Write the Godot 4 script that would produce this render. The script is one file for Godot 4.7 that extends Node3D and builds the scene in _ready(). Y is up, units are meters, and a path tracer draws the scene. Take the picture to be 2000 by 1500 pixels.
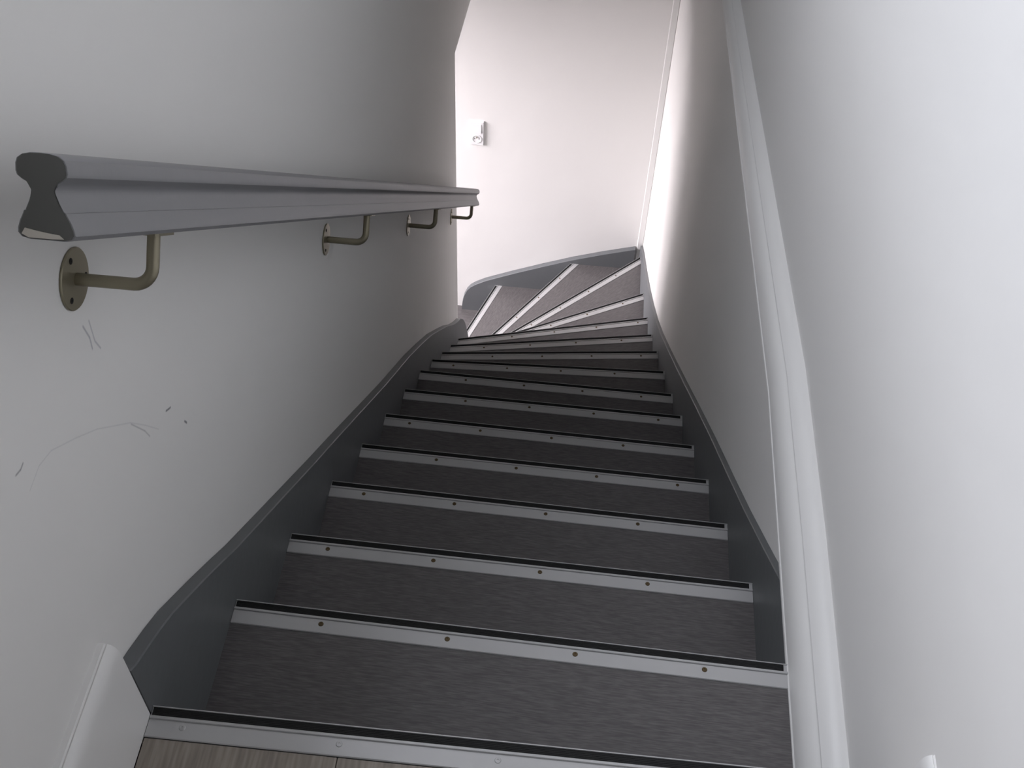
extends Node3D
# A narrow grey-painted staircase with winders, looked down from its top landing.
# Plan coordinates in this script: x to the right, y up, z along the stairs (down and away); V() turns them into Godot's axes.

const RISE := 0.19
const LX := -0.402      # face of the left string
const RX := 0.329       # face of the right string
const LW := -0.42       # left wall
const RW := 0.341       # right wall beside the stairs
const FZ := 4.12        # far wall
const FS := 4.094       # face of the string on the far wall
const BOTTOM := -3.04   # lower floor

var M := {}
var rng := RandomNumberGenerator.new()

func V(x: float, y: float, z: float) -> Vector3:
	return Vector3(x, y, -z)

# ---------------------------------------------------------------- mesh helpers
func fix(tris: PackedVector3Array) -> PackedVector3Array:
	# makes a closed solid's triangles run counter-clockwise seen from outside
	var o: Vector3 = tris[0]
	var vol := 0.0
	for i in range(0, tris.size(), 3):
		vol += (tris[i] - o).dot((tris[i + 1] - o).cross(tris[i + 2] - o))
	if vol < 0.0:
		for i in range(0, tris.size(), 3):
			var t := tris[i + 1]
			tris[i + 1] = tris[i + 2]
			tris[i + 2] = t
	return tris

func loft(rings: Array, around := false) -> PackedVector3Array:
	# rings of equal length joined by quads, closed by caps unless the loft runs all the way around
	var t := PackedVector3Array()
	var n: int = rings[0].size()
	var last := rings.size() if around else rings.size() - 1
	for r in last:
		var a = rings[r]
		var b = rings[(r + 1) % rings.size()]
		for i in n:
			var j := (i + 1) % n
			for q in [a[i], b[i], b[j], a[i], b[j], a[j]]:
				t.append(q)
	if not around:
		cap(t, rings[0], true)
		cap(t, rings[rings.size() - 1], false)
	return fix(t)

func cap(t: PackedVector3Array, ring, flip: bool):
	var nrm := Vector3.ZERO
	var n: int = ring.size()
	for i in n:
		nrm += (ring[i] as Vector3).cross(ring[(i + 1) % n])
	nrm = nrm.normalized()
	var u := nrm.cross(Vector3.UP if absf(nrm.y) < 0.9 else Vector3.RIGHT).normalized()
	var w := nrm.cross(u)
	var p := PackedVector2Array()
	for q in ring:
		p.append(Vector2((q as Vector3).dot(u), (q as Vector3).dot(w)))
	var ix := Geometry2D.triangulate_polygon(p)
	for i in range(0, ix.size(), 3):
		var a: Vector3 = ring[ix[i]]
		var b: Vector3 = ring[ix[i + 1]]
		var c: Vector3 = ring[ix[i + 2]]
		# the side quads a0-b0-b1 make the first cap face along -nrm of their order
		var s := (b - a).cross(c - a).dot(nrm) > 0.0
		if s == flip:
			t.append_array(PackedVector3Array([a, b, c]))
		else:
			t.append_array(PackedVector3Array([a, c, b]))

func prism(poly: Array, lo: Vector3, hi: Vector3) -> PackedVector3Array:
	var a := []
	var b := []
	for q in poly:
		a.append(q + lo)
		b.append(q + hi)
	return loft([a, b])

func box(x0: float, x1: float, y0: float, y1: float, z0: float, z1: float, bev := 0.0) -> PackedVector3Array:
	if bev <= 0.0:
		return prism([V(x0, y0, z0), V(x1, y0, z0), V(x1, y1, z0), V(x0, y1, z0)], Vector3.ZERO, V(0, 0, z1 - z0))
	var rings := []
	for k in [[z0, bev], [z0 + bev, 0.0], [z1 - bev, 0.0], [z1, bev]]:
		var g: float = k[1]
		var c := bev
		rings.append([V(x0 + g + c, y0 + g, k[0]), V(x1 - g - c, y0 + g, k[0]), V(x1 - g, y0 + g + c, k[0]), V(x1 - g, y1 - g - c, k[0]),
			V(x1 - g - c, y1 - g, k[0]), V(x0 + g + c, y1 - g, k[0]), V(x0 + g, y1 - g - c, k[0]), V(x0 + g, y0 + g + c, k[0])])
	return loft(rings)

func tube(path: Array, r: float, sides := 14) -> PackedVector3Array:
	var rings := []
	var u := Vector3.ZERO
	for i in path.size():
		var d: Vector3 = (path[mini(i + 1, path.size() - 1)] - path[maxi(i - 1, 0)]).normalized()
		if u == Vector3.ZERO:
			u = d.cross(Vector3(0.3, 0.2, 0.9)).normalized()
		u = (u - d * u.dot(d)).normalized()
		var w := d.cross(u)
		var ring := []
		for k in sides:
			var a := TAU * k / sides
			ring.append(path[i] + (u * cos(a) + w * sin(a)) * r)
		rings.append(ring)
	return loft(rings)

func lathe(at: Vector3, axis: Vector3, prof: Array, sides := 20) -> PackedVector3Array:
	# prof: [radius, height along the axis]
	var u := axis.cross(Vector3(0.31, 0.2, 0.93)).normalized()
	var w := axis.cross(u)
	var rings := []
	for p in prof:
		var ring := []
		for k in sides:
			var a := TAU * k / sides
			ring.append(at + axis * p[1] + (u * cos(a) + w * sin(a)) * maxf(p[0], 0.00005))
		rings.append(ring)
	return loft(rings)

func mesh(tris: PackedVector3Array, smooth := 30.0, ux := Vector3.RIGHT, uy := Vector3.BACK, uo := Vector2.ZERO) -> ArrayMesh:
	# commits triangles with normals shared across edges flatter than the given angle; planar texture coordinates
	var n := tris.size() / 3
	var fn := PackedVector3Array()
	var near := {}
	for f in n:
		var a := tris[f * 3]
		var c := (tris[f * 3 + 1] - a).cross(tris[f * 3 + 2] - a)
		fn.append(c)
		for k in 3:
			var key := Vector3i((tris[f * 3 + k] * 20000.0).round())
			if not near.has(key):
				near[key] = PackedInt32Array()
			near[key].append(f)
	var lim := cos(deg_to_rad(smooth))
	var vs := PackedVector3Array()
	var ns := PackedVector3Array()
	var uv := PackedVector2Array()
	var tg := PackedFloat32Array()
	for f in n:
		if fn[f].length_squared() < 1e-20:
			continue
		var me := fn[f].normalized()
		for k in [0, 2, 1]:
			var p := tris[f * 3 + k]
			var s := Vector3.ZERO
			for g in near[Vector3i((p * 20000.0).round())]:
				if fn[g].normalized().dot(me) >= lim:
					s += fn[g]
			vs.append(p)
			ns.append(s.normalized() if s.length_squared() > 1e-22 else me)
			uv.append(Vector2(p.dot(ux), p.dot(uy)) + uo)
			tg.append_array(PackedFloat32Array([ux.x, ux.y, ux.z, 1.0]))
	var arr := []
	arr.resize(Mesh.ARRAY_MAX)
	arr[Mesh.ARRAY_VERTEX] = vs
	arr[Mesh.ARRAY_NORMAL] = ns
	arr[Mesh.ARRAY_TEX_UV] = uv
	arr[Mesh.ARRAY_TANGENT] = tg
	var m := ArrayMesh.new()
	m.add_surface_from_arrays(Mesh.PRIMITIVE_TRIANGLES, arr)
	return m

func put(called: String, m: Mesh, mat: Material, parent: Node = self) -> MeshInstance3D:
	var o := MeshInstance3D.new()
	o.name = called
	o.mesh = m
	o.material_override = mat
	o.cast_shadow = GeometryInstance3D.SHADOW_CASTING_SETTING_ON
	parent.add_child(o, true)
	return o

func struct(called: String, m: Mesh, mat: Material, label: String, category: String) -> MeshInstance3D:
	var o := put(called, m, mat)
	tag(o, label, category)
	o.set_meta("kind", "structure")
	return o

func tag(o: Node, label: String, category: String):
	o.set_meta("label", label)
	o.set_meta("category", category)

func thing(called: String, label: String, category: String, at := Vector3.ZERO) -> Node3D:
	var o := Node3D.new()
	o.name = called
	add_child(o, true)
	o.position = at
	tag(o, label, category)
	return o

# ---------------------------------------------------------------- materials
func plain(c: Color, rough: float, metal := 0.0, spec := 0.5) -> StandardMaterial3D:
	var m := StandardMaterial3D.new()
	m.albedo_color = c
	m.roughness = rough
	m.metallic = metal
	m.metallic_specular = spec
	return m

func bumps(m: StandardMaterial3D, freq: float, strength: float, scale: float, s := 3):
	var nt := NoiseTexture2D.new()
	nt.width = 512
	nt.height = 512
	nt.seamless = true
	nt.as_normal_map = true
	nt.bump_strength = strength
	var fn := FastNoiseLite.new()
	fn.seed = s
	fn.frequency = freq
	fn.fractal_octaves = 4
	nt.noise = fn
	m.normal_enabled = true
	m.normal_texture = nt
	m.normal_scale = 0.18
	m.uv1_triplanar = true
	m.uv1_world_triplanar = true
	m.uv1_scale = Vector3.ONE * scale

func wood(base: Color, dark: Color, s: int, along: float, across: float) -> ImageTexture:
	# streaked laminate: u runs along the grain
	var w := 1024
	var h := 512
	var n1 := FastNoiseLite.new()
	n1.seed = s
	n1.frequency = 1.0
	n1.fractal_octaves = 3
	var n2 := FastNoiseLite.new()
	n2.seed = s + 7
	n2.frequency = 1.0
	n2.fractal_octaves = 2
	var img := Image.create(w, h, false, Image.FORMAT_RGB8)
	for y in h:
		for x in w:
			var a := n1.get_noise_2d(x * along, y * across)
			var b := n2.get_noise_2d(x * along * 0.35 + 40.0, y * across * 0.22)
			var k := clampf(0.5 + a * 0.9 + b * 0.25, 0.0, 1.0)
			img.set_pixel(x, y, dark.lerp(base, k))
	img.generate_mipmaps()
	return ImageTexture.create_from_image(img)

func stroke(img: Image, pts: Array, r: float, c: Color, op: float):
	for i in pts.size() - 1:
		var a: Vector2 = pts[i]
		var b: Vector2 = pts[i + 1]
		var n := int(a.distance_to(b) / 0.7) + 1
		for k in n + 1:
			var p := a.lerp(b, float(k) / n)
			for dy in range(-int(r) - 1, int(r) + 2):
				for dx in range(-int(r) - 1, int(r) + 2):
					var q := Vector2i(int(p.x) + dx, int(p.y) + dy)
					if q.x < 0 or q.y < 0 or q.x >= img.get_width() or q.y >= img.get_height():
						continue
					var f := clampf(r + 0.5 - Vector2(q).distance_to(p), 0.0, 1.0) * op
					img.set_pixelv(q, img.get_pixelv(q).lerp(c, f))

func scuffed_wall() -> ImageTexture:
	# paint of the left wall with its scuffs: covers z 0.3 to 1.1 and y 0 to 0.8 (the texture coordinate is set in the mesh)
	var img := Image.create(1024, 1024, false, Image.FORMAT_RGB8)
	var wall := Color(0.880, 0.875, 0.865)
	img.fill(wall)
	var grey := Color(0.42, 0.42, 0.43)
	var at := func(z: float, y: float) -> Vector2: return Vector2((z - 0.3) / 0.8 * 1024.0, (0.8 - y) / 0.8 * 1024.0)
	stroke(img, [at.call(0.753, 0.200), at.call(0.760, 0.195), at.call(0.765, 0.192)], 1.5, grey, 0.3)
	stroke(img, [at.call(0.786, 0.142), at.call(0.790, 0.134)], 1.7, grey, 0.28)
	stroke(img, [at.call(0.660, 0.430), at.call(0.664, 0.411), at.call(0.662, 0.398)], 1.4, Color(0.6, 0.6, 0.62), 0.22)
	stroke(img, [at.call(0.672, 0.425), at.call(0.670, 0.400), at.call(0.675, 0.385)], 1.2, Color(0.6, 0.6, 0.62), 0.2)
	stroke(img, [at.call(0.500, 0.426), at.call(0.508, 0.423), at.call(0.514, 0.424)], 1.2, grey, 0.2)
	stroke(img, [at.call(0.507, 0.396), at.call(0.530, 0.399), at.call(0.552, 0.391), at.call(0.590, 0.360), at.call(0.624, 0.330), at.call(0.680, 0.270), at.call(0.705, 0.235), at.call(0.727, 0.201)], 0.6, Color(0.74, 0.74, 0.74), 0.35)
	stroke(img, [at.call(0.68, 0.268), at.call(0.70, 0.232), at.call(0.706, 0.215)], 1.0, grey, 0.12)
	img.generate_mipmaps()
	return ImageTexture.create_from_image(img)

func make_materials():
	M.wall = plain(Color(0.880, 0.875, 0.865), 0.75, 0.0, 0.35)
	bumps(M.wall, 0.012, 3.0, 1.1)
	M.scuffed = plain(Color.WHITE, 0.7, 0.0, 0.35)
	M.scuffed.albedo_texture = scuffed_wall()
	M.scuffed.texture_repeat = false
	M.gloss = plain(Color(0.88, 0.877, 0.868), 0.42)
	M.paint = plain(Color(0.37, 0.38, 0.387), 0.5)
	bumps(M.paint, 0.02, 2.0, 3.0, 5)
	M.rail = plain(Color(0.50, 0.50, 0.507), 0.45)
	bumps(M.rail, 0.02, 1.5, 4.0, 6)
	M.bare = plain(Color(0.74, 0.72, 0.68), 0.8)
	M.endgrain = plain(Color(0.33, 0.33, 0.32), 0.7)
	M.alu = plain(Color(0.72, 0.72, 0.72), 0.42, 0.35)
	M.rubber = plain(Color(0.035, 0.035, 0.037), 0.75)
	M.screw = plain(Color(0.36, 0.30, 0.20), 0.5, 0.5)
	M.zinc = plain(Color(0.56, 0.535, 0.46), 0.42, 0.7)
	M.hole = plain(Color(0.06, 0.05, 0.045), 0.8)
	M.socket = plain(Color(0.9, 0.9, 0.9), 0.35)
	M.tread = plain(Color.WHITE, 0.40)
	M.tread.albedo_texture = wood(Color(0.405, 0.392, 0.392), Color(0.30, 0.29, 0.291), 11, 0.03, 0.6)
	M.planks = plain(Color.WHITE, 0.5)
	M.planks.albedo_texture = wood(Color(0.60, 0.565, 0.525), Color(0.49, 0.458, 0.425), 23, 0.012, 0.22)
	M.frame = plain(Color(0.9, 0.9, 0.9), 0.4)
	M.glass = plain(Color(1, 1, 1, 0.06), 0.02)
	M.glass.transparency = BaseMaterial3D.TRANSPARENCY_ALPHA

# ---------------------------------------------------------------- stairs
# plan lines of the nosings' front edges: left point, right point (x, z); [9] of them run straight, the rest wind to the left
var lineA: Array[Vector2] = [Vector2(LX, 0.508), Vector2(LX, 0.749), Vector2(LX, 0.980), Vector2(LX, 1.222), Vector2(LX, 1.457), Vector2(LX, 1.696), Vector2(LX, 1.937),
	Vector2(LX, 2.172), Vector2(LX, 2.386), Vector2(LX, 2.591), Vector2(LX, 2.800), Vector2(LX, 3.010), Vector2(LX, 3.135), Vector2(-0.410, 3.243), Vector2(-0.503, 3.300), Vector2(-0.624, 3.300)]
var lineB: Array[Vector2] = [Vector2(0.3275, 0.508), Vector2(RX, 0.733), Vector2(RX, 0.969), Vector2(RX, 1.208), Vector2(RX, 1.446), Vector2(RX, 1.684), Vector2(RX, 1.930),
	Vector2(RX, 2.167), Vector2(RX, 2.423), Vector2(RX, 2.683), Vector2(RX, 2.941), Vector2(RX, 3.213), Vector2(RX, 3.543), Vector2(RX, 3.978), Vector2(0.006, FS), Vector2(-0.357, FS)]
# where the first screw of each nosing sits along x; they follow every 0.168 m
var first_screw := [-0.364, -0.283, -0.3385, -0.338, -0.240, -0.341, -0.238, -0.266, -0.332, -0.230, -0.280, -0.196, -0.20, -0.26, -0.22, -0.30]

func back(i: int, s: float, right: bool) -> Vector2:
	# end point of nosing line i moved back (towards the landing) by s, still on the string it ends at
	var a := lineA[i]
	var b := lineB[i]
	var d := (b - a).normalized()
	var n := Vector2(d.y, -d.x)          # towards smaller z
	var p := a + n * s
	var end := b if right else a
	if right and i >= 14:                # ends on the string of the far wall
		return p + d * ((end.y - p.y) / d.y)
	if not right and i >= 14:            # ends inside the newel
		return p
	return p + d * ((end.x - p.x) / d.x)

func bar(i: int, prof: Array, y: float, trim_l := 0.0, trim_r := 0.0) -> PackedVector3Array:
	# profile (s back from the front edge, v up) swept along nosing line i
	var r0 := []
	var r1 := []
	var d := (lineB[i] - lineA[i]).normalized()
	for p in prof:
		var a := back(i, p.x, false) + d * trim_l
		var b := back(i, p.x, true) - d * trim_r
		r0.append(V(a.x, y + p.y, a.y))
		r1.append(V(b.x, y + p.y, b.y))
	return loft([r0, r1])

var nose: Array[Vector2] = [Vector2(0, -0.030), Vector2(0, 0.0021), Vector2(0.0005, 0.0026), Vector2(0.0013, 0.0026), Vector2(0.0018, 0.0010), Vector2(0.0108, 0.0010), Vector2(0.0110, 0.0026),
	Vector2(0.0116, 0.0031), Vector2(0.0138, 0.0031), Vector2(0.0144, 0.0026), Vector2(0.0147, 0.0006), Vector2(0.0156, 0.0006), Vector2(0.0160, 0.0016), Vector2(0.0335, 0.0014), Vector2(0.0345, 0.0004),
	Vector2(0.0345, -0.0006), Vector2(0.0025, -0.0006), Vector2(0.0025, -0.030)]

func grip() -> Array[Vector2]:
	# black insert with fine ribs
	var p: Array[Vector2] = [Vector2(0.0016, 0.0008)]
	for k in 5:
		var s := 0.0019 + 0.00178 * k
		p.append_array([Vector2(s, 0.0023), Vector2(s + 0.0009, 0.0023), Vector2(s + 0.0011, 0.0019), Vector2(s + 0.0016, 0.0019)] as Array[Vector2])
	p.append(Vector2(0.0110, 0.0008))
	return p

func dress_nosing(i: int, y: float, parent: Node):
	put("nosing", mesh(bar(i, nose, y, 0.0006, 0.0006), 15.0), M.alu, parent)
	put("grip_strip", mesh(bar(i, grip(), y, 0.002, 0.006), 15.0), M.rubber, parent)
	var d := (lineB[i] - lineA[i]).normalized()
	var a := back(i, 0.0215, false)
	var b := back(i, 0.0215, true)
	var x: float = first_screw[i]
	while x < b.x - 0.02:
		var p := a + d * ((x - a.x) / d.x) if absf(d.x) > 0.3 else a
		var at := V(p.x, y + 0.0014, p.y)
		put("screw", mesh(lathe(at, Vector3.UP, [[0.0, -0.002], [0.0036, -0.002], [0.0036, 0.0002], [0.0029, 0.0009], [0.0014, 0.0010], [0.0012, 0.0003], [0.0, 0.0003]], 12), 40.0), M.screw if i > 0 else M.alu, parent)
		x += 0.168 * maxf(0.35, absf(d.x))

func build_stairs():
	var st := thing("staircase", "narrow grey staircase winding left at its foot, wood-grain treads edged with aluminium nosings", "staircase", Vector3.ZERO)
	# the edge of the landing is the stairs' first nosing
	var edge := put("landing_edge", mesh(bar(0, [Vector2(0.003, -0.22), Vector2(0.003, -0.001), Vector2(0.0345, -0.001), Vector2(0.0345, -0.22)], 0.0), 20.0), M.paint, st)
	dress_nosing(0, 0.0, edge)
	for i in range(1, 16):
		var y := -RISE * i
		var pl := []
		var f0 := back(i, 0.0026, false)
		var f1 := back(i, 0.0026, true)
		var b0 := back(i - 1, 0.05, false)
		var b1 := back(i - 1, 0.05, true)
		if i == 14:
			pl = [f0, f1, Vector2(RX, FS), b1, b0]
		else:
			pl = [f0, f1, b1, b0]
		var ring := []
		for q in pl:
			ring.append(V(q.x, y - 0.0006, q.y))
		var d := (lineB[i] - lineA[i]).normalized()
		var ux := V(d.x, 0, d.y)
		var uy := V(-d.y, 0, d.x)
		var t := put("tread", mesh(prism(ring, Vector3.ZERO, Vector3(0, -0.036, 0)), 20.0, ux * 0.9, uy * 1.9, Vector2(rng.randf(), rng.randf())), M.tread, st)
		dress_nosing(i, y, t)
	for i in range(1, 16):
		put("riser", mesh(bar(i - 1, [Vector2(0.03, 0), Vector2(0.048, 0), Vector2(0.048, RISE - 0.036), Vector2(0.03, RISE - 0.036)], -RISE * i), 20.0), M.paint, st)
	put("riser", mesh(bar(15, [Vector2(0.03, 0), Vector2(0.048, 0), Vector2(0.048, RISE - 0.036), Vector2(0.03, RISE - 0.036)], BOTTOM), 20.0), M.paint, st)

	# left string, then round the end of the wall
	var pts := []     # x, z of the face, outward normal, top, bottom
	var prof := [[0.500, 0.098], [0.512, 0.088], [0.535, 0.075], [0.57, 0.054], [0.603, 0.032], [0.635, 0.006], [0.686, -0.036], [0.74, -0.082], [0.791, -0.127], [1.155, -0.421], [1.285, -0.524], [1.457, -0.662],
		[1.728, -0.880], [2.035, -1.118], [2.22, -1.270], [2.406, -1.427], [2.57, -1.578], [2.735, -1.732], [2.88, -1.876], [2.96, -1.950], [3.03, -2.012], [3.10, -2.070], [3.171, -2.146], [3.23, -2.226], [3.292, -2.332], [3.35, -2.442], [3.38, -2.520], [3.395, -2.60]]
	for p in prof:
		pts.append([Vector2(LX, p[0]), Vector2(1, 0), p[1], p[1] - 0.50 if p[0] > 0.8 else minf(-0.24, p[1] - 0.42)])
	put("string_board", mesh(string_loft(pts, 0.0175), 25.0), M.paint, st)
	# short curved board behind it that the winders run into
	pts = []
	for k in range(0, 10):
		var a := PI / 2.0 * k / 9.0
		pts.append([Vector2(LX - 0.021 - 0.13 * (1.0 - cos(a)), 3.166 + 0.134 * sin(a)), Vector2(cos(a), sin(a)), -2.25 - 0.40 * pow(k / 9.0, 1.3), BOTTOM])
	pts.append([Vector2(-0.75, 3.30), Vector2(0, 1), -2.85, BOTTOM])
	put("string_board", mesh(string_loft(pts, 0.0175), 25.0), M.paint, st)
	# right string
	pts = []
	prof = [[0.735, -0.2015], [0.870, -0.2018], [0.947, -0.266], [1.002, -0.311], [1.133, -0.417], [1.31, -0.555], [1.544, -0.735], [1.8, -0.937], [2.049, -1.136], [2.272, -1.312], [2.493, -1.486], [2.74, -1.676], [2.938, -1.820],
		[3.177, -1.979], [3.409, -2.122], [3.684, -2.279], [3.953, -2.424], [4.104, -2.515]]
	for p in prof:
		pts.append([Vector2(RX, p[0]), Vector2(-1, 0), p[1], p[1] - 0.62])
	pts[0][3] = -0.72
	pts[1][3] = -0.75
	put("string_board", mesh(string_loft(pts, 0.0115), 25.0), M.paint, st)
	# string on the far wall, rounded off where it meets the lower floor
	pts = []
	prof = [[0.306, -2.535], [0.24, -2.556], [0.161, -2.582], [0.016, -2.635], [-0.13, -2.697], [-0.279, -2.764], [-0.406, -2.825], [-0.457, -2.857], [-0.480, -2.877], [-0.499, -2.904], [-0.514, -2.945], [-0.522, -2.985], [-0.526, -3.03]]
	for p in prof:
		pts.append([Vector2(p[0], FS), Vector2(0, -1), p[1], BOTTOM])
	put("string_board", mesh(string_loft(pts, FZ - FS - 0.001), 25.0), M.paint, st)

func string_loft(pts: Array, thick: float) -> PackedVector3Array:
	var rings := []
	for p in pts:
		var f: Vector2 = p[0]
		var n: Vector2 = p[1]
		var b := f - n * thick
		var c := f - n * 0.0015
		var top: float = p[2]
		var bot: float = minf(p[3], top - 0.004)
		rings.append([V(b.x, bot, b.y), V(b.x, top, b.y), V(c.x, top, c.y), V(f.x, top - 0.0015, f.y), V(f.x, bot, f.y)])
	return loft(rings)

# ---------------------------------------------------------------- handrail
func build_handrail():
	var h := thing("handrail", "grey moulded wooden handrail sloping down the left wall on four brass-toned brackets", "handrail", V(-0.348, 0.644, 0.543))
	var o := V(-0.348, 0.644, 0.543)
	var d := V(0, -0.6407, 0.7678)
	var n := V(0, 0.7678, 0.6407)
	var half := [[0.0, 0.0], [0.012, 0.0], [0.0175, 0.0012], [0.0198, 0.004], [0.0196, 0.007], [0.0178, 0.012], [0.0152, 0.0170], [0.0145, 0.0188], [0.0132, 0.0192], [0.0130, 0.0200], [0.0118, 0.0225], [0.0100, 0.0262], [0.0086, 0.0300], [0.0082, 0.0330],
		[0.0088, 0.0358], [0.0110, 0.0385], [0.0146, 0.0405], [0.0170, 0.0424], [0.0177, 0.0450], [0.0174, 0.0500], [0.0160, 0.0535], [0.0125, 0.0560], [0.0070, 0.0572], [0.0, 0.0575]]
	var sec: Array[Vector2] = []
	for p in half:
		sec.append(Vector2(p[0], p[1]))
	for k in range(half.size() - 2, 0, -1):
		sec.append(Vector2(-half[k][0], half[k][1]))
	var rings := []
	for e in [[0.0, 0.94], [0.0, 0.985], [0.0015, 1.0], [3.2635, 1.0], [3.265, 0.985], [3.265, 0.94]]:
		var ring := []
		for q in sec:
			var c := Vector2(0, 0.028)
			var w: Vector2 = c + (q - c) * e[1]
			var skew: float = -0.22 * (w.y) if e[0] < 1.0 else 0.0
			ring.append(Vector3(w.x, 0, 0) + n * w.y + d * (e[0] + skew))
		rings.append(ring)
	var rail := put("rail", mesh(loft(rings), 28.0, Vector3.RIGHT, d), M.rail, h)
	# the sawn upper end, darker than the painted sides
	var cut := []
	for q in sec:
		var c := Vector2(0, 0.028) + (q - Vector2(0, 0.028)) * Vector2(0.93, 0.985)
		cut.append(Vector3(c.x, 0, 0) + n * c.y + d * (-0.22 * c.y))
	var ce := put("sawn_end", mesh(prism(cut, d * -0.0006, d * 0.002), 20.0), M.endgrain, rail)
	ce.set_meta("label", "dark sawn upper end")
	# bare chip along the bottom of the cut end, and two small nicks
	var chip := []
	for q in [[-0.0165, 0.0035], [-0.012, 0.0012], [0.004, 0.0012], [0.012, 0.0016], [0.009, 0.0042], [0.001, 0.0050], [-0.007, 0.0062], [-0.014, 0.0075]]:
		chip.append(Vector3(q[0], 0, 0) + n * q[1] + d * (-0.0016 - 0.22 * q[1]))
	put("bare_wood_chip", mesh(prism(chip, Vector3.ZERO, d * 0.002), 20.0), M.bare, rail)
	var spots := [[0.477, 0.671, 0.688], [-0.171, 1.443, 0.0], [-0.803, 2.201, 0.0], [-1.462, 2.997, 0.0]]
	for s in spots:
		var c := V(LW, s[0], s[1]) - o
		var xo := 0.069
		var elbow := c + Vector3(xo, 0, 0)
		# length of the stem from the arm up to the rail's underside, square to the rail
		var up := (-elbow).dot(n)
		var path := [c + Vector3(0.002, 0, 0), c + Vector3(xo - 0.016, 0, 0)]
		for k in range(1, 8):
			var a := PI / 2.0 * k / 8.0
			path.append(c + Vector3(xo - 0.016 + 0.016 * sin(a), 0, 0) + n * (0.016 - 0.016 * cos(a)))
		path.append(elbow + n * 0.016)
		path.append(elbow + n * (up - 0.001))
		var br := put("bracket", mesh(tube(path, 0.0056), 40.0), M.zinc, h)
		put("wall_plate", mesh(lathe(c, Vector3.RIGHT, [[0.0, 0.0003], [0.0272, 0.0003], [0.0275, 0.0018], [0.0268, 0.0026], [0.010, 0.0034], [0.0, 0.0034]], 36), 30.0), M.zinc, br)
		for k in 3:
			var a := TAU * k / 3.0 + 2.2
			var p := c + n * (0.0195 * sin(a)) + d * (0.0195 * cos(a)) + Vector3(0.0026, 0, 0)
			put("screw", mesh(lathe(p, Vector3.RIGHT, [[0.0, -0.001], [0.0030, -0.001], [0.0028, 0.0008], [0.0012, 0.0012], [0.0, 0.0004]], 10), 40.0), M.hole, br)
		var sp := elbow + n * (up - 0.0016)
		var pr := []
		for q in [[-0.009, -0.022], [0.009, -0.022], [0.011, -0.018], [0.011, 0.018], [0.009, 0.022], [-0.009, 0.022], [-0.011, 0.018], [-0.011, -0.018]]:
			pr.append(sp + Vector3(q[0], 0, 0) + d * q[1])
		put("saddle", mesh(prism(pr, -n * 0.0012, n * 0.0012), 20.0), M.zinc, br)

# ---------------------------------------------------------------- shell
func sweep_z(section: Callable, zs: Array) -> PackedVector3Array:
	var rings := []
	for z in zs:
		rings.append(section.call(z))
	return loft(rings)

func right_x(z: float) -> Vector2:
	# the right wall above the stairs leans in a little further down: face x of the trim and its lower edge y
	if z < 1.2:
		return Vector2(0.328, -0.2)
	var t := (z - 1.2) / 1.27
	return Vector2(lerpf(0.328, 0.300, t), lerpf(-0.2, -0.265, t))

func right_k(z: float) -> float:
	# the trim gets thinner towards the far end
	return lerpf(1.0, 0.55, clampf((z - 0.9) / 1.7, 0.0, 1.0))

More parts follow.
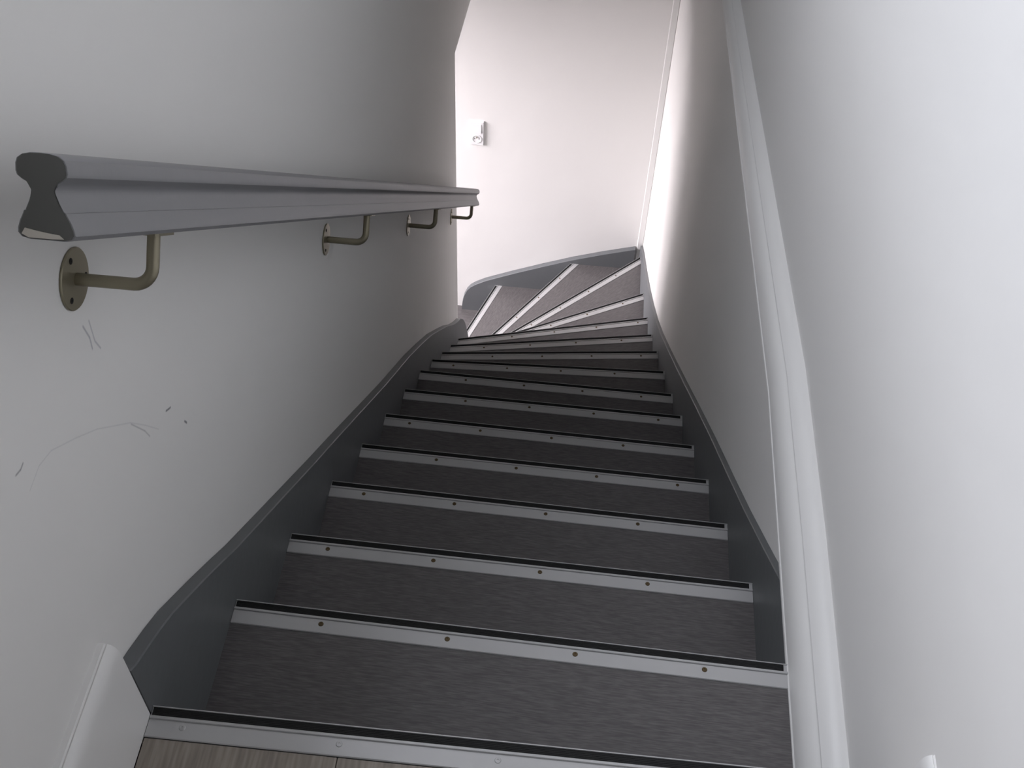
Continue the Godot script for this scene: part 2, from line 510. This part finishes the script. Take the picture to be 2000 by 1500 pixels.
func build_shell():
	# left wall: runs from the landing's corner to the opening at the foot, and over that opening
	var lw := PackedVector3Array()
	for piece in [[[-2.9, BOTTOM], [0.1, BOTTOM], [0.1, 2.45], [-2.9, 2.45]], [[0.1, BOTTOM], [1.75, BOTTOM], [1.75, 0.98], [0.1, 0.98]], [[0.1, 1.85], [1.75, 1.85], [1.75, 2.45], [0.1, 2.45]],
			[[1.75, BOTTOM], [3.144, BOTTOM], [3.144, -0.909], [4.16, -1.062], [4.16, 2.45], [1.75, 2.45]]]:
		var ring := []
		for q in piece:
			ring.append(V(LW, q[1], q[0]))
		lw.append_array(prism(ring, Vector3.ZERO, Vector3(-0.11, 0, 0)))
	struct("wall_left", mesh(lw, 20.0, Vector3(0, 0, -1.25), Vector3(0, -1.25, 0), Vector2(-0.375, 1.0)), M.scuffed, "long white wall with small scuffs that carries the handrail", "wall")
	window_frame(LW, 0.98, 1.85, 0.1, 1.75, 1)
	# right wall beside the stairs
	struct("wall_right", mesh(prism([V(RW, BOTTOM, 0.4), V(RW, BOTTOM, 4.2), V(RW, -0.35, 4.2), V(RW, -0.195, 1.2), V(RW, -0.195, 0.4)], Vector3.ZERO, Vector3(0.26, 0, 0)), 20.0), M.wall, "lower white wall along the right side of the stairs, under the trim", "wall")
	var sec_u := func(z: float) -> Array:
		var r := right_x(z)
		return [V(r.x + 0.048 * right_k(z), r.y + 0.004, z), V(r.x + 0.048 * right_k(z), 2.45, z), V(0.6, 2.45, z), V(0.6, r.y + 0.004, z)]
	var up := sweep_z(sec_u, [-2.9, 0.45, 0.9, 1.2, 1.6, 2.1, 2.6, 4.2])
	struct("wall_right_upper", mesh(up, 20.0), M.wall, "broad bluish white wall on the right above the trim", "wall")
	# moulded trim along the edge of the upper floor on the right
	var tp := [[0.051, 0.0], [0.006, 0.0], [-0.0006, 0.0055], [-0.0009, 0.0085], [-0.0004, 0.0115], [0.0010, 0.0130], [0.0018, 0.026], [0.005, 0.041], [0.011, 0.052], [0.0165, 0.0585], [0.0195, 0.0605], [0.0205, 0.0625], [0.0205, 0.0645], [0.0215, 0.0655], [0.0245, 0.0690], [0.030, 0.0745], [0.037, 0.0785], [0.043, 0.0798], [0.051, 0.0803]]
	var sec_t := func(z: float) -> Array:
		var r := right_x(z)
		var a := []
		for p in tp:
			a.append(V(r.x + p[0] * right_k(z), r.y + p[1] * right_k(z), z))
		return a
	struct("trim_1", mesh(sweep_z(sec_t, [0.50, 0.9, 1.2, 1.6, 2.1, 2.6, 4.119]), 32.0), M.gloss, "white moulded trim running along the right edge of the stairwell", "trim")
	# far wall and the corner board
	struct("wall_far", mesh(box(-2.5, 0.6, BOTTOM, 2.45, FZ, FZ + 0.12), 20.0), M.wall, "bright white end wall at the foot of the stairs", "wall")
	struct("trim_2", mesh(box(0.3135, RW - 0.0003, BOTTOM, 2.4, FZ - 0.010, FZ + 0.002, 0.0025), 20.0), M.gloss, "narrow white board standing in the far right corner", "trim")
	# baseboards of the landing
	var bp := [[0.0, 0.0], [0.018, 0.0], [0.018, 0.134], [0.0173, 0.143], [0.0152, 0.1495], [0.0120, 0.1535], [0.0085, 0.1552], [0.0070, 0.1545], [0.0055, 0.1560], [0.0, 0.1568]]
	var bl := []
	var br := []
	for p in bp:
		bl.append(V(LW + p[0], p[1], 0))
		br.append(V(0.380 - p[0] * 0.75, p[1], 0))
	struct("baseboard_left", mesh(prism(bl, V(0, 0, -2.88), V(0, 0, 0.498)), 32.0), M.gloss, "white baseboard at the foot of the left wall on the landing", "baseboard")
	struct("baseboard_right", mesh(prism(br, V(0, 0, -2.88), V(0, 0, 0.470)), 32.0), M.gloss, "white baseboard end low on the right wall of the landing", "baseboard")
	# landing: boards on a slab
	var fl := struct("floor", mesh(box(-0.43, 0.6, -0.19, -0.0085, -2.9, 0.47), 20.0), M.hole, "beige wood-grain floor of the top landing", "floor")
	var x := -0.4035 + 0.208
	var k := 0
	while x > -0.40:
		x -= 0.2
	while x < 0.35:
		var x1 := minf(x + 0.2, 0.362)
		var o := 0.4735
		var z := -2.85
		while z < o - 0.01:
			var z1 := minf(z + 1.2 if z > -2.8 else z + 0.5 + 0.37 * (k % 3), o)
			var xa := maxf(x, -0.4018) if x < -0.41 else (-0.4018 if x < -0.39 else x)
			if x1 - xa > 0.01 and z1 - z > 0.05:
				put("plank", mesh(box(xa + 0.0004, x1 - 0.0004, -0.0085, -0.0004, z, z1 - 0.0006, 0.0006), 20.0, Vector3(0, 0, 0.9), Vector3(1.7, 0, 0), Vector2(rng.randf(), rng.randf())), M.planks, fl)
			z = maxf(z1, z + 0.1)
		x += 0.2
		k += 1
	# lower floor
	var f2 := struct("floor_001", mesh(box(-2.5, 0.6, BOTTOM - 0.12, BOTTOM - 0.0085, 1.1, 4.2), 20.0), M.hole, "greyish floor of the lower storey at the foot of the stairs", "floor")
	for r in 8:
		put("plank", mesh(box(-2.38, -0.30, BOTTOM - 0.0085, BOTTOM, 2.52 + 0.2 * r + 0.0006, 2.72 + 0.2 * r - 0.0006, 0.0006), 20.0, Vector3(0.9, 0, 0), Vector3(0, 0, 1.7), Vector2(rng.randf(), rng.randf())), M.tread, f2)
	put("underlay", mesh(box(-2.38, -0.54, BOTTOM - 0.0085, BOTTOM, 1.1, 2.519), 20.0), M.tread, f2)
	# rooms that the two windows light
	struct("ceiling", mesh(box(-0.6, 0.6, 2.45, 2.57, -3.0, 4.24), 20.0), M.wall, "white ceiling above the landing and the stairwell", "ceiling")
	struct("wall_back", mesh(box(-0.6, 0.6, -0.19, 2.45, -3.0, -2.88), 20.0), M.wall, "white end wall of the landing behind the viewer", "wall")
	struct("ceiling_001", mesh(box(-2.5, -0.53, -0.10, 0.02, 1.1, 4.12), 20.0), M.wall, "white ceiling of the lower storey", "ceiling")
	struct("wall_lower_back", mesh(box(-2.5, -0.53, BOTTOM, -0.10, 1.1, 1.22), 20.0), M.wall, "white rear wall of the lower storey", "wall")
	window_wall("wall_lower_outer", -1.3, BOTTOM, -0.10, 1.22, 4.12, -2.75, -1.15, 2.4, 4.05, 2, "white outer wall of the lower storey with a window in it")

func window_wall(called: String, x: float, y0: float, y1: float, z0: float, z1: float, wy0: float, wy1: float, wz0: float, wz1: float, n: int, label: String):
	var t := box(x - 0.2, x, y0, wy0, z0, z1)
	t.append_array(box(x - 0.2, x, wy1, y1, z0, z1))
	t.append_array(box(x - 0.2, x, wy0, wy1, z0, wz0))
	t.append_array(box(x - 0.2, x, wy0, wy1, wz1, z1))
	struct(called, mesh(t, 20.0), M.wall, label, "wall")
	window_frame(x, wy0, wy1, wz0, wz1, n)

func window_frame(x: float, wy0: float, wy1: float, wz0: float, wz1: float, n: int):
	var f := box(x - 0.10, x - 0.05, wy0, wy0 + 0.05, wz0, wz1)
	f.append_array(box(x - 0.10, x - 0.05, wy1 - 0.05, wy1, wz0, wz1))
	f.append_array(box(x - 0.10, x - 0.05, wy0 + 0.05, wy1 - 0.05, wz0, wz0 + 0.05))
	f.append_array(box(x - 0.10, x - 0.05, wy0 + 0.05, wy1 - 0.05, wz1 - 0.05, wz1))
	var zm := (wz0 + wz1) / 2.0
	f.append_array(box(x - 0.10, x - 0.05, wy0 + 0.05, wy1 - 0.05, zm - 0.03, zm + 0.03))
	var w := struct("window_%d" % n, mesh(f, 20.0), M.frame, "white window high in the left wall" if n == 1 else "white window of the lower storey", "window")
	put("pane", mesh(box(x - 0.078, x - 0.072, wy0 + 0.05, wy1 - 0.05, wz0 + 0.05, zm - 0.03), 20.0), M.glass, w)
	put("pane", mesh(box(x - 0.078, x - 0.072, wy0 + 0.05, wy1 - 0.05, zm + 0.03, wz1 - 0.05), 20.0), M.glass, w)

func build_socket():
	# switch over socket in one upright plate on the far wall
	var c := V(-0.455, -1.947, FZ)
	var s := thing("light_switch", "white upright switch and socket plate on the bright end wall", "switch", c)
	var rings := []
	for e in [[0.0, 0.0], [0.008, 0.0], [0.0105, 0.0025], [0.0105, 0.007]]:
		var g: float = e[1]
		var ring := []
		for q in [[-0.030, -0.0625], [0.030, -0.0625], [0.030, 0.0625], [-0.030, 0.0625]]:
			ring.append(Vector3(q[0] - signf(q[0]) * g, q[1] - signf(q[1]) * g, e[0]))
		rings.append(ring)
	put("plate", mesh(loft(rings), 20.0), M.socket, s)
	var rk := []
	for q in [[-0.0195, 0.006], [0.0195, 0.006], [0.0195, 0.051], [-0.0195, 0.051]]:
		rk.append(Vector3(q[0], q[1], 0.0105))
	var rk2 := []
	for q in [[-0.0185, 0.007, 0.0155], [0.0185, 0.007, 0.0155], [0.0185, 0.050, 0.0125], [-0.0185, 0.050, 0.0125]]:
		rk2.append(Vector3(q[0], q[1], q[2]))
	put("rocker", mesh(loft([rk, rk2]), 20.0), M.socket, s)
	var ring_o := put("outlet", mesh(lathe(Vector3(0, -0.027, 0.0105), Vector3(0, 0, 1), [[0.0, -0.004], [0.0215, -0.004], [0.0215, 0.002], [0.0205, 0.003], [0.0190, 0.003], [0.0180, 0.0002], [0.0, 0.0002]], 28), 30.0), M.socket, s)
	for sx in [-1, 1]:
		put("pin_hole", mesh(lathe(Vector3(0.0095 * sx, -0.027, 0.0106), Vector3(0, 0, 1), [[0.0, 0.0], [0.0026, 0.0], [0.0026, 0.0004], [0.0, 0.0004]], 10), 30.0), M.hole, ring_o)
	put("earth_pin", mesh(lathe(Vector3(0, -0.017, 0.0106), Vector3(0, 0, 1), [[0.0, 0.0], [0.0024, 0.0], [0.0022, 0.009], [0.0, 0.010]], 10), 30.0), M.zinc, ring_o)

# ---------------------------------------------------------------- camera and light
func _ready():
	rng.seed = 41
	var cam := Camera3D.new()
	cam.name = "camera"
	var rt := V(0.9952, 0.0278, 0.0938)
	var fw := V(-0.0402, -0.7576, 0.6515)
	fw = fw.normalized()
	rt = (rt - fw * rt.dot(fw)).normalized()
	cam.transform = Transform3D(Basis(rt, rt.cross(fw), -fw), V(0, 1.1716, 0))
	cam.fov = 36.929
	cam.near = 0.02
	add_child(cam)
	cam.current = true

	var env := Environment.new()
	env.tonemap_mode = Environment.TONE_MAPPER_LINEAR
	env.tonemap_exposure = 1.0
	env.background_mode = Environment.BG_SKY
	var sm := ProceduralSkyMaterial.new()
	sm.sky_top_color = Color(0.62, 0.72, 0.85)
	sm.sky_horizon_color = Color(0.85, 0.88, 0.92)
	sm.ground_horizon_color = Color(0.55, 0.55, 0.54)
	sm.ground_bottom_color = Color(0.35, 0.35, 0.34)
	sm.sun_angle_max = 0.0
	var sky := Sky.new()
	sky.sky_material = sm
	env.sky = sky
	env.sdfgi_enabled = true
	env.ssao_enabled = true
	env.ssil_enabled = true
	var we := WorldEnvironment.new()
	we.name = "world_environment"
	we.environment = env
	add_child(we)
	# daylight through the two windows, one beside the landing and one in the lower room
	daylight("landing_daylight", V(-0.88, 1.92, 0.85), V(0.4, 0.3, 1.05), Vector2(1.7, 0.9), 8.4, Color(0.955, 0.963, 1.0))
	daylight("lower_daylight", V(-3.2, -0.6, 3.3), V(0.0, -2.1, 3.8), Vector2(2.4, 2.2), 64.0, Color(1.0, 0.965, 0.985))

	make_materials()
	build_shell()
	build_stairs()
	build_handrail()
	build_socket()

func daylight(called: String, at: Vector3, towards: Vector3, size: Vector2, energy: float, c: Color):
	var l := AreaLight3D.new()
	l.name = called
	l.area_size = size
	l.light_energy = energy
	l.light_color = c
	l.area_range = 12.0
	l.area_attenuation = 2.0
	l.shadow_enabled = true
	add_child(l)
	l.position = at
	l.look_at_from_position(at, towards, Vector3.UP)
